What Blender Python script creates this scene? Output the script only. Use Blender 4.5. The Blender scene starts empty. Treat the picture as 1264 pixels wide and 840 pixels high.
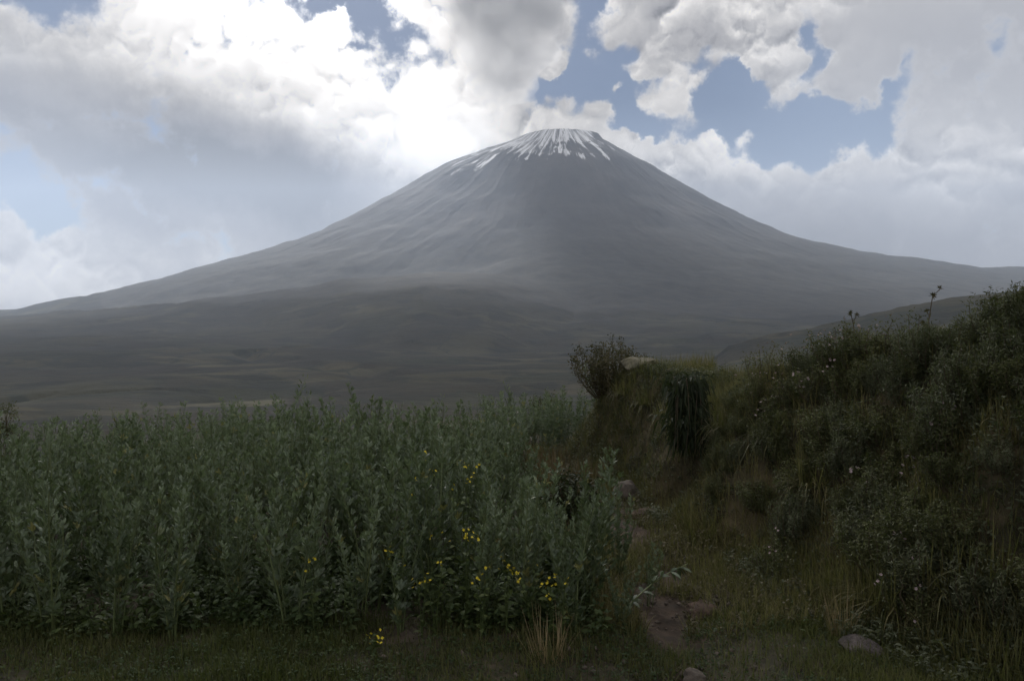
import bpy, math, random
import numpy as np
from mathutils import Vector

random.seed(7)
RNG = np.random.default_rng(11)
SC = bpy.context.scene
COL = SC.collection
F, HZ, CX = 973.0, 400.0, 632.0          # focal length and horizon of the photograph, in its pixels
CAMZ = 1.65

# ------------------------------------------------------------------ camera
cam = bpy.data.cameras.new('camera')
cam.sensor_width = 36.0
cam.lens = 36.0 * F / 1264.0
cam.clip_start, cam.clip_end = 0.05, 80000.0
co = bpy.data.objects.new('camera', cam)
COL.objects.link(co)
co.location = (0, 0, CAMZ)
co.rotation_euler = (math.radians(90) - math.atan((420 - HZ) / F), 0, 0)
SC.camera = co

# ------------------------------------------------------------------ render settings and exposure
SC.render.engine = 'CYCLES'
SC.view_settings.view_transform = 'Standard'
SC.view_settings.look = 'None'
SC.view_settings.gamma = 1.0
SC.view_settings.exposure = 0.0
cy = SC.cycles
cy.use_denoising = True
cy.max_bounces = 5
cy.diffuse_bounces = 3
cy.glossy_bounces = 2
cy.transmission_bounces = 3
cy.volume_bounces = 0
cy.volume_step_rate = 3.0
cy.volume_max_steps = 64
cy.transparent_max_bounces = 6
cy.sample_clamp_indirect = 4.0
cy.caustics_reflective = cy.caustics_refractive = False

# ------------------------------------------------------------------ sky and sun
SUN_AZ, SUN_EL = math.radians(-14), math.radians(38)     # azimuth clockwise from +Y
SUN_STRENGTH, SUN_ANGLE = 4.4, 5.0
SKY_STRENGTH = 0.07

world = bpy.data.worlds.new('World')
SC.world = world
world.use_nodes = True
nt = world.node_tree
nt.nodes.clear()


class NB:
    """Small node-building helper."""
    def __init__(s, tree): s.t = tree
    def put(s, sock, v):
        if isinstance(v, bpy.types.NodeSocket): s.t.links.new(v, sock)
        elif v is not None: sock.default_value = v
    def math(s, op, a, b=None, c=None, clamp=False):
        n = s.t.nodes.new('ShaderNodeMath'); n.operation = op; n.use_clamp = clamp
        for i, v in enumerate((a, b, c)): s.put(n.inputs[i], v)
        return n.outputs[0]
    def vec(s, op, a, b=None, out=0):
        n = s.t.nodes.new('ShaderNodeVectorMath'); n.operation = op
        s.put(n.inputs[0], a)
        if b is not None: s.put(n.inputs[1], b)
        return n.outputs[out]
    def scale(s, a, k):
        n = s.t.nodes.new('ShaderNodeVectorMath'); n.operation = 'SCALE'
        s.put(n.inputs[0], a); s.put(n.inputs['Scale'], k)
        return n.outputs[0]
    def noise(s, vec, scale, detail=6, rough=0.55, dist=0.0, lac=2.0, color=False):
        n = s.t.nodes.new('ShaderNodeTexNoise')
        s.put(n.inputs['Vector'], vec)
        for k, v in (('Scale', scale), ('Detail', detail), ('Roughness', rough), ('Distortion', dist), ('Lacunarity', lac)):
            s.put(n.inputs[k], v)
        return n.outputs['Color' if color else 'Fac']
    def billow(s, vec, scale, detail=5.0, rough=0.5):
        n = s.t.nodes.new('ShaderNodeTexNoise'); n.noise_type = 'RIDGED_MULTIFRACTAL'; n.normalize = True
        s.put(n.inputs['Vector'], vec)
        for k, v in (('Scale', scale), ('Detail', detail), ('Roughness', rough), ('Offset', 1.0), ('Gain', 1.2)): s.put(n.inputs[k], v)
        return n.outputs['Fac']
    def smooth(s, x, lo, hi, a=0.0, b=1.0):
        n = s.t.nodes.new('ShaderNodeMapRange'); n.interpolation_type = 'SMOOTHSTEP'
        for k, v in zip(('Value', 'From Min', 'From Max', 'To Min', 'To Max'), (x, lo, hi, a, b)): s.put(n.inputs[k], v)
        return n.outputs[0]
    def lin(s, x, lo, hi, a=0.0, b=1.0):
        n = s.t.nodes.new('ShaderNodeMapRange')
        for k, v in zip(('Value', 'From Min', 'From Max', 'To Min', 'To Max'), (x, lo, hi, a, b)): s.put(n.inputs[k], v)
        return n.outputs[0]
    def mix(s, f, a, b, mode='MIX'):
        n = s.t.nodes.new('ShaderNodeMix'); n.data_type = 'RGBA'; n.blend_type = mode
        s.put(n.inputs[0], f); s.put(n.inputs[6], a); s.put(n.inputs[7], b)
        return n.outputs[2]
    def ramp(s, f, stops):
        n = s.t.nodes.new('ShaderNodeValToRGB')
        el = n.color_ramp.elements
        while len(el) < len(stops): el.new(0.5)
        for e, (p, c) in zip(el, stops): e.position = p; e.color = c
        s.put(n.inputs[0], f)
        return n.outputs[0]


def ang(px, py):
    """photograph pixel -> azimuth, elevation (radians)."""
    u, v = px - CX, HZ - py
    return math.atan2(u, F), math.atan2(v, math.hypot(u, F))


N = NB(nt)
tc = nt.nodes.new('ShaderNodeTexCoord')
D = tc.outputs['Generated']
sep = nt.nodes.new('ShaderNodeSeparateXYZ')
nt.links.new(D, sep.inputs[0])
az = N.math('ARCTAN2', sep.outputs[0], sep.outputs[1])
el = N.math('ARCSINE', sep.outputs[2])
comb = nt.nodes.new('ShaderNodeCombineXYZ')
nt.links.new(az, comb.inputs[0]); nt.links.new(el, comb.inputs[1])
AE = comb.outputs[0]
# billowing warp of the cloud field
w1 = N.vec('SUBTRACT', N.noise(D, 9.0, 2, 0.55, color=True), (0.5, 0.5, 0.5))
w2 = N.vec('SUBTRACT', N.noise(D, 30.0, 4, 0.62, color=True), (0.5, 0.5, 0.5))
AEW = N.vec('ADD', AE, N.vec('ADD', N.scale(w1, 0.11), N.scale(w2, 0.05)))
AES = N.vec('ADD', AE, N.vec('ADD', N.scale(w1, 0.10), N.scale(w2, 0.05)))


def blobs(field, items, start):
    acc = start
    for px, py, sx, sy, rot, amt in items:
        a, e = ang(px, py)
        m = nt.nodes.new('ShaderNodeMapping'); m.vector_type = 'TEXTURE'
        m.inputs['Location'].default_value = (a, e, 0)
        m.inputs['Rotation'].default_value = (0, 0, math.radians(rot))
        m.inputs['Scale'].default_value = (sx / 1000.0, sy / 1000.0, 1)
        nt.links.new(field, m.inputs[0])
        r = N.vec('LENGTH', m.outputs[0], out=1)
        acc = N.math('ADD', acc, N.smooth(r, 1.0, 0.0, 0.0, amt))
    return acc


sd = Vector((math.sin(SUN_AZ) * math.cos(SUN_EL), math.cos(SUN_AZ) * math.cos(SUN_EL), math.sin(SUN_EL)))
fb = N.noise(D, 6.0, 6, 0.62)
fb2 = N.noise(D, 26.0, 5, 0.64)
DS = N.vec('ADD', D, tuple(Vector((-0.10, 0.0, 0.9)) * 0.010))
WV = N.vec('ADD', N.scale(w1, 0.06), N.scale(w2, 0.030))
bil = N.billow(N.vec('ADD', D, WV), 11.0, 5.0, 0.55)
bil2 = N.billow(N.vec('ADD', DS, WV), 11.0, 5.0, 0.55)
relief = N.math('SUBTRACT', bil2, bil)
fb3 = N.noise(D, 12.0, 5, 0.60)
# cover: 1 is cloud, 0 is blue; holes first, then the puffs that float in them
cover = N.math('ADD', 0.93, N.math('MULTIPLY', N.math('SUBTRACT', fb, 0.5), 1.5))
cover = N.math('ADD', cover, N.math('MULTIPLY', N.math('SUBTRACT', fb3, 0.5), 1.7))
cover = N.math('ADD', cover, N.math('MULTIPLY', N.math('SUBTRACT', fb2, 0.5), 0.8))
cover = N.math('ADD', cover, N.math('MULTIPLY', N.math('SUBTRACT', 1.35, bil), 0.5))
cover = blobs(AEW, [
    (38, 240, 125, 85, -10, -1.5), (455, 28, 110, 56, -35, -1.2), (415, 5, 90, 40, 0, -0.6), (62, 0, 80, 38, 0, -0.9),
    (722, 22, 48, 85, 15, -1.2), (700, 108, 110, 46, 5, -1.15), (800, 112, 130, 76, 0, -1.5), (905, 140, 160, 94, -8, -1.45), (1010, 165, 140, 94, -25, -1.45),
    (985, 45, 50, 100, 10, -1.3), (770, 150, 100, 45, -12, -1.1), (1075, 140, 90, 66, 20, -0.7), (905, 95, 60, 40, 0, -0.5),
    (832, 124, 62, 50, -10, 2.0), (867, 94, 42, 30, 0, 1.4), (962, 95, 44, 70, 0, 1.5), (692, 122, 60, 26, 0, 1.2),
    (745, 130, 34, 26, 20, 1.3), (905, 112, 30, 22, 0, 1.2), (930, 60, 60, 40, 0, 0.9), (1085, 75, 26, 40, 0, 0.9), (770, 112, 24, 16, 0, 1.3), (1000, 120, 44, 34, 30, 1.4), (940, 165, 40, 22, 10, 1.1), (1040, 110, 40, 50, 0, 1.0), (880, 165, 26, 16, 0, 0.8), (700, 85, 40, 18, 0, 0.9), (810, 80, 60, 24, 0, 0.8), (1055, 215, 120, 70, 20, 0.9), (1045, 72, 55, 60, 0, 0.8), (850, 30, 190, 80, 0, 0.7), (610, 60, 90, 150, 0, 1.2),
    (560, 230, 260, 120, 0, 0.5), (720, 185, 110, 60, -8, 1.3), (820, 208, 120, 50, -14, 1.2), (640, 150, 60, 50, 0, 0.9), (880, 235, 240, 70, -16, 0.9), (1170, 215, 190, 140, 0, 0.7), (75, 320, 130, 66, 0, 0.9),
    (105, 225, 34, 26, -30, 0.8), (130, 250, 40, 40, 0, 0.5),
], cover)
alpha = N.smooth(cover, 0.18, 0.84)
# brightness of the cloud, lit from behind by the hidden sun
# smooth grey veils hang in front of the billows in places
rough = blobs(AES, [(120, 190, 360, 170, -12, -1.4), (330, 245, 300, 140, -25, -1.3), (470, 300, 260, 120, -25, -0.9), (900, 285, 360, 100, -10, -1.1), (1160, 300, 330, 120, 0, -1.2), (1220, 50, 280, 160, 0, -1.2), (1130, 60, 160, 110, 0, -0.6), (20, 370, 200, 60, 0, -0.6), (640, 330, 500, 90, 0, -0.6), (615, 50, 120, 100, 0, -0.8)], 1.0)
rough = N.math('MAXIMUM', rough, 0.06)
tex = N.math('MULTIPLY', N.math('SUBTRACT', fb2, 0.5), 0.34)
tex = N.math('ADD', tex, N.math('MULTIPLY', N.math('SUBTRACT', fb, 0.5), 0.35))
tex = N.math('ADD', tex, N.math('MULTIPLY', relief, 0.62))
bri = N.math('ADD', 0.53, N.math('MULTIPLY', tex, rough))
bri = blobs(AES, [
    (300, 10, 460, 190, -16, 0.62), (500, 135, 270, 140, -25, 0.62), (180, 60, 200, 100, 0, 0.2), (560, 175, 130, 80, -20, 0.22), (640, 190, 150, 60, 0, 0.20),
    (150, 190, 340, 150, -12, -0.33), (370, 240, 260, 120, -20, -0.32), (20, 110, 120, 110, 0, -0.02),
    
    (800, 40, 190, 70, 0, 0.12), (830, 122, 80, 60, 0, 0.22), (960, 90, 70, 70, 0, 0.12),
    (800, 178, 230, 44, -10, 0.30), (930, 200, 150, 40, -14, 0.22), (900, 275, 260, 80, -16, -0.22),
    (1160, 180, 180, 110, 0, 0.16), (1210, 60, 260, 130, 0, -0.16), (1160, 300, 300, 100, 0, -0.24),
    (60, 318, 150, 80, 0, 0.30), (30, 360, 160, 60, 0, 0.2),
], bri)
# thin edges glow, thick cores go grey
bri = N.math('ADD', bri, N.smooth(cover, 1.05, 0.5, 0.0, 0.15))
# forward-scattered light round the hidden sun
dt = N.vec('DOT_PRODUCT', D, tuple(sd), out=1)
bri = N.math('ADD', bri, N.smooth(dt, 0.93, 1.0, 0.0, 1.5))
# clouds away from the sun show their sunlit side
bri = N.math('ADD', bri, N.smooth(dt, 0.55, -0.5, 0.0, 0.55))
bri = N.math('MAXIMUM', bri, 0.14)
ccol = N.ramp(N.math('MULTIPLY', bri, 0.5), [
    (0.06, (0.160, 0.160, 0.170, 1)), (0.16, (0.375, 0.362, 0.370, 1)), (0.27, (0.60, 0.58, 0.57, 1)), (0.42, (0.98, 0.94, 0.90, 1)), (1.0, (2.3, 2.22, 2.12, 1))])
sky = nt.nodes.new('ShaderNodeTexSky')
sky.sky_type = 'NISHITA'
sky.sun_disc = False
sky.sun_elevation = SUN_EL
sky.sun_rotation = SUN_AZ
sky.altitude = 2900
sky.air_density, sky.dust_density, sky.ozone_density = 1.0, 2.5, 1.0
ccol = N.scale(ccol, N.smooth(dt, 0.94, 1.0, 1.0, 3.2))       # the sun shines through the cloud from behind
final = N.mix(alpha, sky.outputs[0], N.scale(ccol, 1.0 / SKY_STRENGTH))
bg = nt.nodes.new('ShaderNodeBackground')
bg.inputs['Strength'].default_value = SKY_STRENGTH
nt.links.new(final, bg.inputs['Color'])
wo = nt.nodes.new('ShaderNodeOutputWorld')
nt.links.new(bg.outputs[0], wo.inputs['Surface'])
world.cycles.sampling_method = 'MANUAL'
world.cycles.sample_map_resolution = 512

sun = bpy.data.lights.new('sun', 'SUN')
sun.energy, sun.angle, sun.color = SUN_STRENGTH, math.radians(SUN_ANGLE), (1.0, 0.97, 0.93)
so = bpy.data.objects.new('sun', sun)
COL.objects.link(so)
so.rotation_euler = sd.to_track_quat('Z', 'Y').to_euler()
so.location = sd * 50


# ------------------------------------------------------------------ numeric helpers
def hash2(ix, iy, seed):
    h = np.sin(ix * 127.1 + iy * 311.7 + seed * 74.7) * 43758.5453
    return h - np.floor(h)


def vnoise(x, y, seed=0):
    ix, iy = np.floor(x), np.floor(y)
    fx, fy = x - ix, y - iy
    fx = fx * fx * (3 - 2 * fx); fy = fy * fy * (3 - 2 * fy)
    a, b = hash2(ix, iy, seed), hash2(ix + 1, iy, seed)
    c, d = hash2(ix, iy + 1, seed), hash2(ix + 1, iy + 1, seed)
    return (a * (1 - fx) + b * fx) * (1 - fy) + (c * (1 - fx) + d * fx) * fy - 0.5


def fbm(x, y, octaves=5, seed=0, gain=0.5):
    s, amp, f = 0, 1.0, 1.0
    for o in range(octaves):
        s = s + amp * vnoise(x * f + o * 17.3, y * f - o * 9.1, seed + o)
        amp *= gain; f *= 2.03
    return s


def ridged(x, y, octaves=4, seed=0):
    s, amp, f = 0, 1.0, 1.0
    for o in range(octaves):
        s = s + amp * (1 - np.abs(2 * vnoise(x * f + o * 5.3, y * f + o * 3.7, seed + o)) * 2)
        amp *= 0.5; f *= 2.1
    return s


def sstep(a, b, x):
    t = np.clip((x - a) / (b - a), 0, 1)
    return t * t * (3 - 2 * t)


def smax(a, b, k):
    h = np.clip(0.5 + 0.5 * (a - b) / k, 0, 1)
    return b * (1 - h) + a * h + k * h * (1 - h)


# ------------------------------------------------------------------ lie of the land
VX, VY = 715.0, 12000.0
PR = np.array([(0, 2830), (300, 2850), (600, 2855), (700, 2720), (1356, 2343), (1973, 1973), (2466, 1700), (3200, 1350), (3820, 1160), (4560, 1030), (5670, 880), (7077, 760), (14000, 560)], float)
PL = np.array([(0, 2830), (300, 2850), (560, 2820), (840, 2700), (1110, 2640), (1726, 2404), (2340, 2034), (3200, 1560), (3700, 1290), (4300, 1080), (5240, 800), (6040, 540), (7270, 250), (8500, 110), (14000, 0)], float)
PF = np.array([(0, 2830), (300, 2840), (560, 2830), (760, 2690), (1400, 2280), (2200, 1640), (3000, 1130), (3800, 740), (4600, 430), (5500, 190), (6500, 20), (8000, -110), (10500, -140), (11300, -110), (11700, -64), (11900, -30), (12100, 0), (16000, 60)], float)
RIDGE = np.array([(-900, -60), (-700, 0), (-632, 8), (-460, 25), (-330, 37), (-200, 57), (-110, 66), (-30, 64), (60, 50), (200, 15), (700, -100)], float)
HILL = np.array([(-300, -150), (200, -75), (268, -24), (368, -4), (450, 15), (518, 29), (632, 46), (800, 66), (1500, 90)], float)


def far_height(x, y):
    dx, dy = x - VX, y - VY
    r = np.hypot(dx, dy) + 1e-6
    th = np.arctan2(dy, dx)
    c = dx / r
    wside = np.abs(c) ** 4.0
    side = np.where(c > 0, np.interp(r, PR[:, 0], PR[:, 1]), np.interp(r, PL[:, 0], PL[:, 1]))
    front = np.interp(r, PF[:, 0], PF[:, 1])
    back = np.interp(r, PR[:, 0], PR[:, 1]) * 0.9
    fb_ = np.where(dy < 0, front, back)
    h = side * wside + fb_ * (1 - wside)
    # radial gullies and general roughness
    amp = sstep(150, 900, r) * (1 - 0.75 * sstep(5200, 8500, r))
    wob = fbm(r / 900.0, th * 4, 3, 3) * 0.12
    h = h + amp * (ridged((th + wob) * 9.0, r / 2600.0, 4, 5) - 0.9) * 9
    h = h + amp * fbm(x / 420.0, y / 420.0, 5, 9) * 40
    h = h + (1 - sstep(300, 620, r)) * fbm(x / 130.0, y / 130.0, 4, 2) * 60
    # aprons and gullies of the plain
    pl = sstep(4200, 6500, r) * sstep(300, 1500, np.hypot(x, y))
    h = h + pl * fbm(x / 1500.0, y / 1500.0, 5, 21) * 60 - pl * np.clip(ridged(x / 900.0 + fbm(x / 700., y / 700., 3, 4), y / 1700.0, 3, 31) - 1.15, 0, 1) * 55
    # dark shoulder in front of the volcano
    ysafe = np.maximum(y, 10.0)
    u = x / ysafe * F
    yc = 7300 + 260 * np.sin(x / 1300.0)
    h = h - 110 * np.exp(-((y - yc - 1000) / 700) ** 2) * sstep(60, -60, u) * (y > 4000)
    rid = np.interp(u, RIDGE[:, 0], RIDGE[:, 1]) / F * yc
    rid = rid - np.maximum(0, yc - y) * 0.17 - np.maximum(0, y - yc) * 0.5 + fbm(x / 300.0, y / 500.0, 4, 40) * 34
    h = np.where(y > 3000, smax(h, rid, 30.0), h)
    yh = 2500.0
    hil = np.interp(u, HILL[:, 0], HILL[:, 1]) / F * yh
    hil = hil - np.maximum(0, yh - y) * 0.15 - np.maximum(0, y - yh) * 0.3 + fbm(x / 160.0, y / 160.0, 4, 41) * 12
    h = np.where(y > 900, smax(h, hil, 10.0), h)
    return h


BY = np.array([0.0, 3.0, 4.0, 5.0, 6.5, 8.0, 9.5, 10.0, 10.6, 12.0, 15.0])
BFOOT = np.array([2.45, 2.15, 1.95, 1.72, 1.46, 1.26, 0.72, 0.58, 0.58, 1.0, 2.2])
BTOP = np.array([4.3, 3.75, 3.45, 3.10, 2.45, 2.00, 1.50, 1.46, 1.50, 2.4, 4.0])
BZ = np.array([1.85, 1.80, 1.70, 1.53, 1.12, 0.92, 0.98, 0.98, 0.55, 0.10, -0.3])


def base_z(x, y):
    x, y = np.asarray(x, float), np.asarray(y, float)
    z = -0.03 * np.clip(y - 4, -2, 9)
    z = z + 0.058 * np.minimum(x, 0) * sstep(4, 10, y) - 0.0 * x
    z = z + fbm(x * 0.9, y * 0.9, 4, 51) * 0.10
    return z


def bank_t(x, y):
    wob = fbm(np.asarray(y, float) * 0.9, np.asarray(x, float) * 0.2, 3, 61) * 0.30
    f, t = np.interp(y, BY, BFOOT) + wob, np.interp(y, BY, BTOP) + wob
    return (x - f) / (t - f)


def near_z(x, y):
    """Ground close to the camera: field, path and the bank."""
    x, y = np.asarray(x, float), np.asarray(y, float)
    z = base_z(x, y)
    t = bank_t(x, y)
    top = np.interp(y, BY, BZ) + 0.05 * np.clip(x - np.interp(y, BY, BTOP), 0, 6) + fbm(x * 1.3, y * 1.3, 4, 63) * 0.22
    k = sstep(0.0, 1.0, t)
    z = z + (top - z) * k + k * (1 - k) * 4 * fbm(x * 2.4, y * 2.4, 3, 65) * 0.28
    # notch in the bank behind the hanging clump
    z = z - 0.45 * np.exp(-((x - 1.62) / 0.20) ** 2 - ((y - 7.35) / 0.22) ** 2)
    # the path is trodden in, with steps of bare earth
    pc = path_x(y)
    pm = np.exp(-((x - pc) / 0.34) ** 2) * (1 - sstep(10.5, 12, y))
    z = z - pm * 0.06 + pm * (np.floor(y * 1.7 + 0.25 * np.sin(x * 5)) / 1.7 - y) * 0.04
    return z


def path_x(y):
    return np.interp(y, [0, 3.6, 4.5, 5.5, 7, 9, 11], [0.70, 0.78, 0.88, 0.98, 0.88, 0.72, 0.62])


def ground_z(x, y):
    x, y = np.asarray(x, float), np.asarray(y, float)
    n = near_z(x, y)
    d = np.hypot(x, y)
    drop = 13.2 + 0.6 * np.sin(x * 0.8)
    f = n - np.maximum(0, y - drop) * 0.26
    f = np.maximum(f, -60 - 0.03 * d)
    k = sstep(120, 420, d)
    fh = np.where(y > 0, far_height(x, y), 0.0 * x)
    fh = np.where(y > 0, fh, n * 0 - 0.02 * d)
    return f * (1 - k) + fh * k


# ------------------------------------------------------------------ mesh helpers
def make_mesh(name, verts, faces, mat=None, tint=None, smooth=False):
    """faces: (n,3) or (n,4) integer array."""
    verts = np.asarray(verts, np.float32).reshape(-1, 3)
    faces = np.asarray(faces, np.int32)
    k = faces.shape[1]
    me = bpy.data.meshes.new(name)
    me.vertices.add(len(verts)); me.vertices.foreach_set('co', verts.ravel())
    me.loops.add(faces.size); me.loops.foreach_set('vertex_index', faces.ravel())
    me.polygons.add(len(faces))
    me.polygons.foreach_set('loop_start', np.arange(0, faces.size, k, dtype=np.int32))
    me.polygons.foreach_set('loop_total', np.full(len(faces), k, np.int32))
    if tint is not None:
        a = me.attributes.new('tint', 'FLOAT', 'POINT')
        a.data.foreach_set('value', np.asarray(tint, np.float32).ravel())
    me.update(calc_edges=True)
    me.validate()
    if smooth: me.polygons.foreach_set('use_smooth', np.ones(len(me.polygons), bool))
    if mat: me.materials.append(mat)
    return me


def link(name, me, parent=None, loc=None, rot=None, scale=None):
    o = bpy.data.objects.new(name, me)
    COL.objects.link(o)
    if parent: o.parent = parent
    if loc is not None: o.location = loc
    if rot is not None: o.rotation_euler = rot
    if scale is not None: o.scale = (scale,) * 3 if np.isscalar(scale) else scale
    return o


def tag(o, label=None, category=None, group=None, kind=None):
    for k, v in (('label', label), ('category', category), ('group', group), ('kind', kind)):
        if v: o[k] = v
    return o


class Geo:
    """Collects triangles for one mesh, with a per-vertex tint."""
    def __init__(s): s.v, s.f, s.t, s.n = [], [], [], 0
    def add(s, v, f, t=0.5):
        v = np.asarray(v, float).reshape(-1, 3); f = np.asarray(f, int).reshape(-1, 3)
        s.v.append(v); s.f.append(f + s.n)
        s.t.append(np.full(len(v), t) if np.isscalar(t) else np.asarray(t, float).ravel())
        s.n += len(v)
    def arrays(s): return np.concatenate(s.v), np.concatenate(s.f), np.concatenate(s.t)
    def mesh(s, name, mat, smooth=False):
        v, f, t = s.arrays()
        return make_mesh(name, v, f, mat, t, smooth)

    def tube(s, pts, r0, r1, sides=5, t=0.5):
        pts = np.asarray(pts, float); n = len(pts)
        tan = np.gradient(pts, axis=0); tan /= np.linalg.norm(tan, axis=1)[:, None] + 1e-9
        ref = np.array([0.31, 0.95, 0.05])
        a = np.cross(tan, ref); a /= np.linalg.norm(a, axis=1)[:, None] + 1e-9
        b = np.cross(tan, a)
        rr = np.linspace(r0, r1, n)[:, None, None]
        ph = np.arange(sides) * 2 * math.pi / sides
        ring = pts[:, None] + rr * (a[:, None] * np.cos(ph)[None, :, None] + b[:, None] * np.sin(ph)[None, :, None])
        i, j = np.meshgrid(np.arange(n - 1), np.arange(sides), indexing='ij')
        q0, q1 = i * sides + j, i * sides + (j + 1) % sides
        q2, q3 = q1 + sides, q0 + sides
        f = np.concatenate([np.stack([q0, q1, q2], -1).reshape(-1, 3), np.stack([q0, q2, q3], -1).reshape(-1, 3)])
        s.add(ring.reshape(-1, 3), f, t)

    def blades(s, base, dirv, nrm, L, W, droop, prof, t, fold=0.25):
        """A batch of leaves: base point, growing direction, face normal, length, width, droop; prof = [(t, half width)]."""
        base, dirv, nrm = (np.asarray(q, float).reshape(-1, 3) for q in (base, dirv, nrm))
        n = len(base)
        L = np.broadcast_to(np.asarray(L, float), n)[:, None]; W = np.broadcast_to(np.asarray(W, float), n)[:, None]
        droop = np.broadcast_to(np.asarray(droop, float), n)[:, None]
        dirv = dirv / (np.linalg.norm(dirv, axis=1)[:, None] + 1e-9)
        side = np.cross(dirv, nrm); side /= np.linalg.norm(side, axis=1)[:, None] + 1e-9
        up = np.cross(side, dirv)
        g = np.array([[0, 0, -1.0]])
        vs = []
        K = len(prof)
        for i, (q, hw) in enumerate(prof):
            p = base + dirv * L * q + g * L * droop * q * q
            if i in (0, K - 1) and hw == 0: vs.append(p)
            else:
                off = up * W * hw * fold
                vs.append(p + side * W * hw + off); vs.append(p - side * W * hw + off)
        V = np.stack(vs, 1); m = V.shape[1]
        fs, idx = [], 0
        tip0 = prof[0][1] == 0
        prev = [0] if tip0 else [0, 1]; idx = len(prev)
        for i in range(1, K):
            cur = [idx] if (i == K - 1 and prof[i][1] == 0) else [idx, idx + 1]
            idx += len(cur)
            if len(prev) == 1: fs.append((prev[0], cur[0], cur[1]))
            elif len(cur) == 1: fs.append((prev[0], cur[0], prev[1]))
            else: fs += [(prev[0], cur[0], cur[1]), (prev[0], cur[1], prev[1])]
            prev = cur
        fs = np.array(fs)
        ff = (fs[None] + (np.arange(n) * m)[:, None, None]).reshape(-1, 3)
        tt = np.repeat(np.broadcast_to(np.asarray(t, float), n), m)
        s.add(V.reshape(-1, 3), ff, tt)


OVAL = [(0, 0), (0.30, 0.46), (0.68, 0.44), (1, 0)]
LANCE = [(0, 0), (0.35, 0.5), (1, 0)]
GRASS = [(0, 0.5), (0.4, 0.42), (0.75, 0.25), (1, 0)]


def unit(v):
    v = np.asarray(v, float)
    return v / (np.linalg.norm(v, axis=-1, keepdims=True) + 1e-9)


# ------------------------------------------------------------------ materials
def new_mat(name):
    m = bpy.data.materials.new(name)
    m.use_nodes = True
    t = m.node_tree
    t.nodes.clear()
    o = t.nodes.new('ShaderNodeOutputMaterial')
    return m, t, NB(t), o


def leaf_mat(name, dark, light, rough=0.5, trans=0.25, spec=0.35, vary=0.35, old=None):
    m, t, n, o = new_mat(name)
    at = t.nodes.new('ShaderNodeAttribute'); at.attribute_name = 'tint'
    oi = t.nodes.new('ShaderNodeObjectInfo')
    f = n.math('ADD', at.outputs['Fac'], n.math('MULTIPLY', n.math('SUBTRACT', oi.outputs['Random'], 0.5), vary), clamp=True)
    c = n.mix(f, (*dark, 1), (*light, 1))
    if old: c = n.mix(n.smooth(at.outputs['Fac'], 0.86, 0.98), c, (*old, 1))
    p = t.nodes.new('ShaderNodeBsdfPrincipled')
    t.links.new(c, p.inputs['Base Color'])
    p.inputs['Roughness'].default_value = rough
    p.inputs['Specular IOR Level'].default_value = spec
    tr = t.nodes.new('ShaderNodeBsdfTranslucent')
    t.links.new(n.mix(0.5, c, (0.10, 0.14, 0.02, 1), 'MIX'), tr.inputs['Color'])
    mx = t.nodes.new('ShaderNodeMixShader')
    mx.inputs[0].default_value = trans
    t.links.new(p.outputs[0], mx.inputs[1]); t.links.new(tr.outputs[0], mx.inputs[2])
    t.links.new(mx.outputs[0], o.inputs['Surface'])
    return m


def plain_mat(name, c1, c2, scale=8.0, rough=0.8, bump=0.0, spec=0.3):
    m, t, n, o = new_mat(name)
    tc_ = t.nodes.new('ShaderNodeTexCoord')
    f = n.noise(tc_.outputs['Object'], scale, 7, 0.65)
    p = t.nodes.new('ShaderNodeBsdfPrincipled')
    t.links.new(n.mix(n.smooth(f, 0.35, 0.65), (*c1, 1), (*c2, 1)), p.inputs['Base Color'])
    p.inputs['Roughness'].default_value = rough
    p.inputs['Specular IOR Level'].default_value = spec
    if bump:
        b = t.nodes.new('ShaderNodeBump'); b.inputs['Strength'].default_value = bump; b.inputs['Distance'].default_value = 0.02
        t.links.new(n.noise(tc_.outputs['Object'], scale * 3, 8, 0.7), b.inputs['Height'])
        t.links.new(b.outputs[0], p.inputs['Normal'])
    t.links.new(p.outputs[0], o.inputs['Surface'])
    return m


M = {}
M['bean'] = leaf_mat('bean_leaf', (0.034, 0.054, 0.026), (0.152, 0.192, 0.115), 0.45, 0.28, 0.5, 0.45, (0.20, 0.19, 0.07))
M['bean_stem'] = leaf_mat('bean_stem', (0.05, 0.07, 0.025), (0.09, 0.11, 0.04), 0.5, 0.0, 0.4)
M['mustard_leaf'] = leaf_mat('mustard_leaf', (0.026, 0.044, 0.016), (0.075, 0.095, 0.030), 0.62, 0.25, 0.18)
M['petal'] = leaf_mat('yellow_petal', (0.42, 0.34, 0.02), (0.62, 0.50, 0.04), 0.6, 0.3, 0.2)
M['shrub'] = leaf_mat('shrub_leaf', (0.026, 0.034, 0.013), (0.108, 0.112, 0.048), 0.62, 0.25, 0.18)
M['shrub_grey'] = leaf_mat('grey_shrub_leaf', (0.040, 0.048, 0.026), (0.125, 0.132, 0.078), 0.62, 0.25, 0.18)
M['shrub_brown'] = leaf_mat('brown_shrub_leaf', (0.030, 0.028, 0.014), (0.095, 0.078, 0.038), 0.62, 0.2, 0.18)
M['dark_leaf'] = leaf_mat('dark_leaf', (0.012, 0.018, 0.008), (0.042, 0.052, 0.022), 0.65, 0.15, 0.15)
M['twig'] = leaf_mat('twig', (0.045, 0.035, 0.022), (0.09, 0.07, 0.045), 0.7, 0.0, 0.2)
M['grass'] = leaf_mat('grass_blade', (0.036, 0.046, 0.015), (0.12, 0.115, 0.045), 0.55, 0.35, 0.2)
M['bankgrass'] = leaf_mat('bank_grass_blade', (0.045, 0.050, 0.018), (0.165, 0.140, 0.062), 0.55, 0.35, 0.2)
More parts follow.
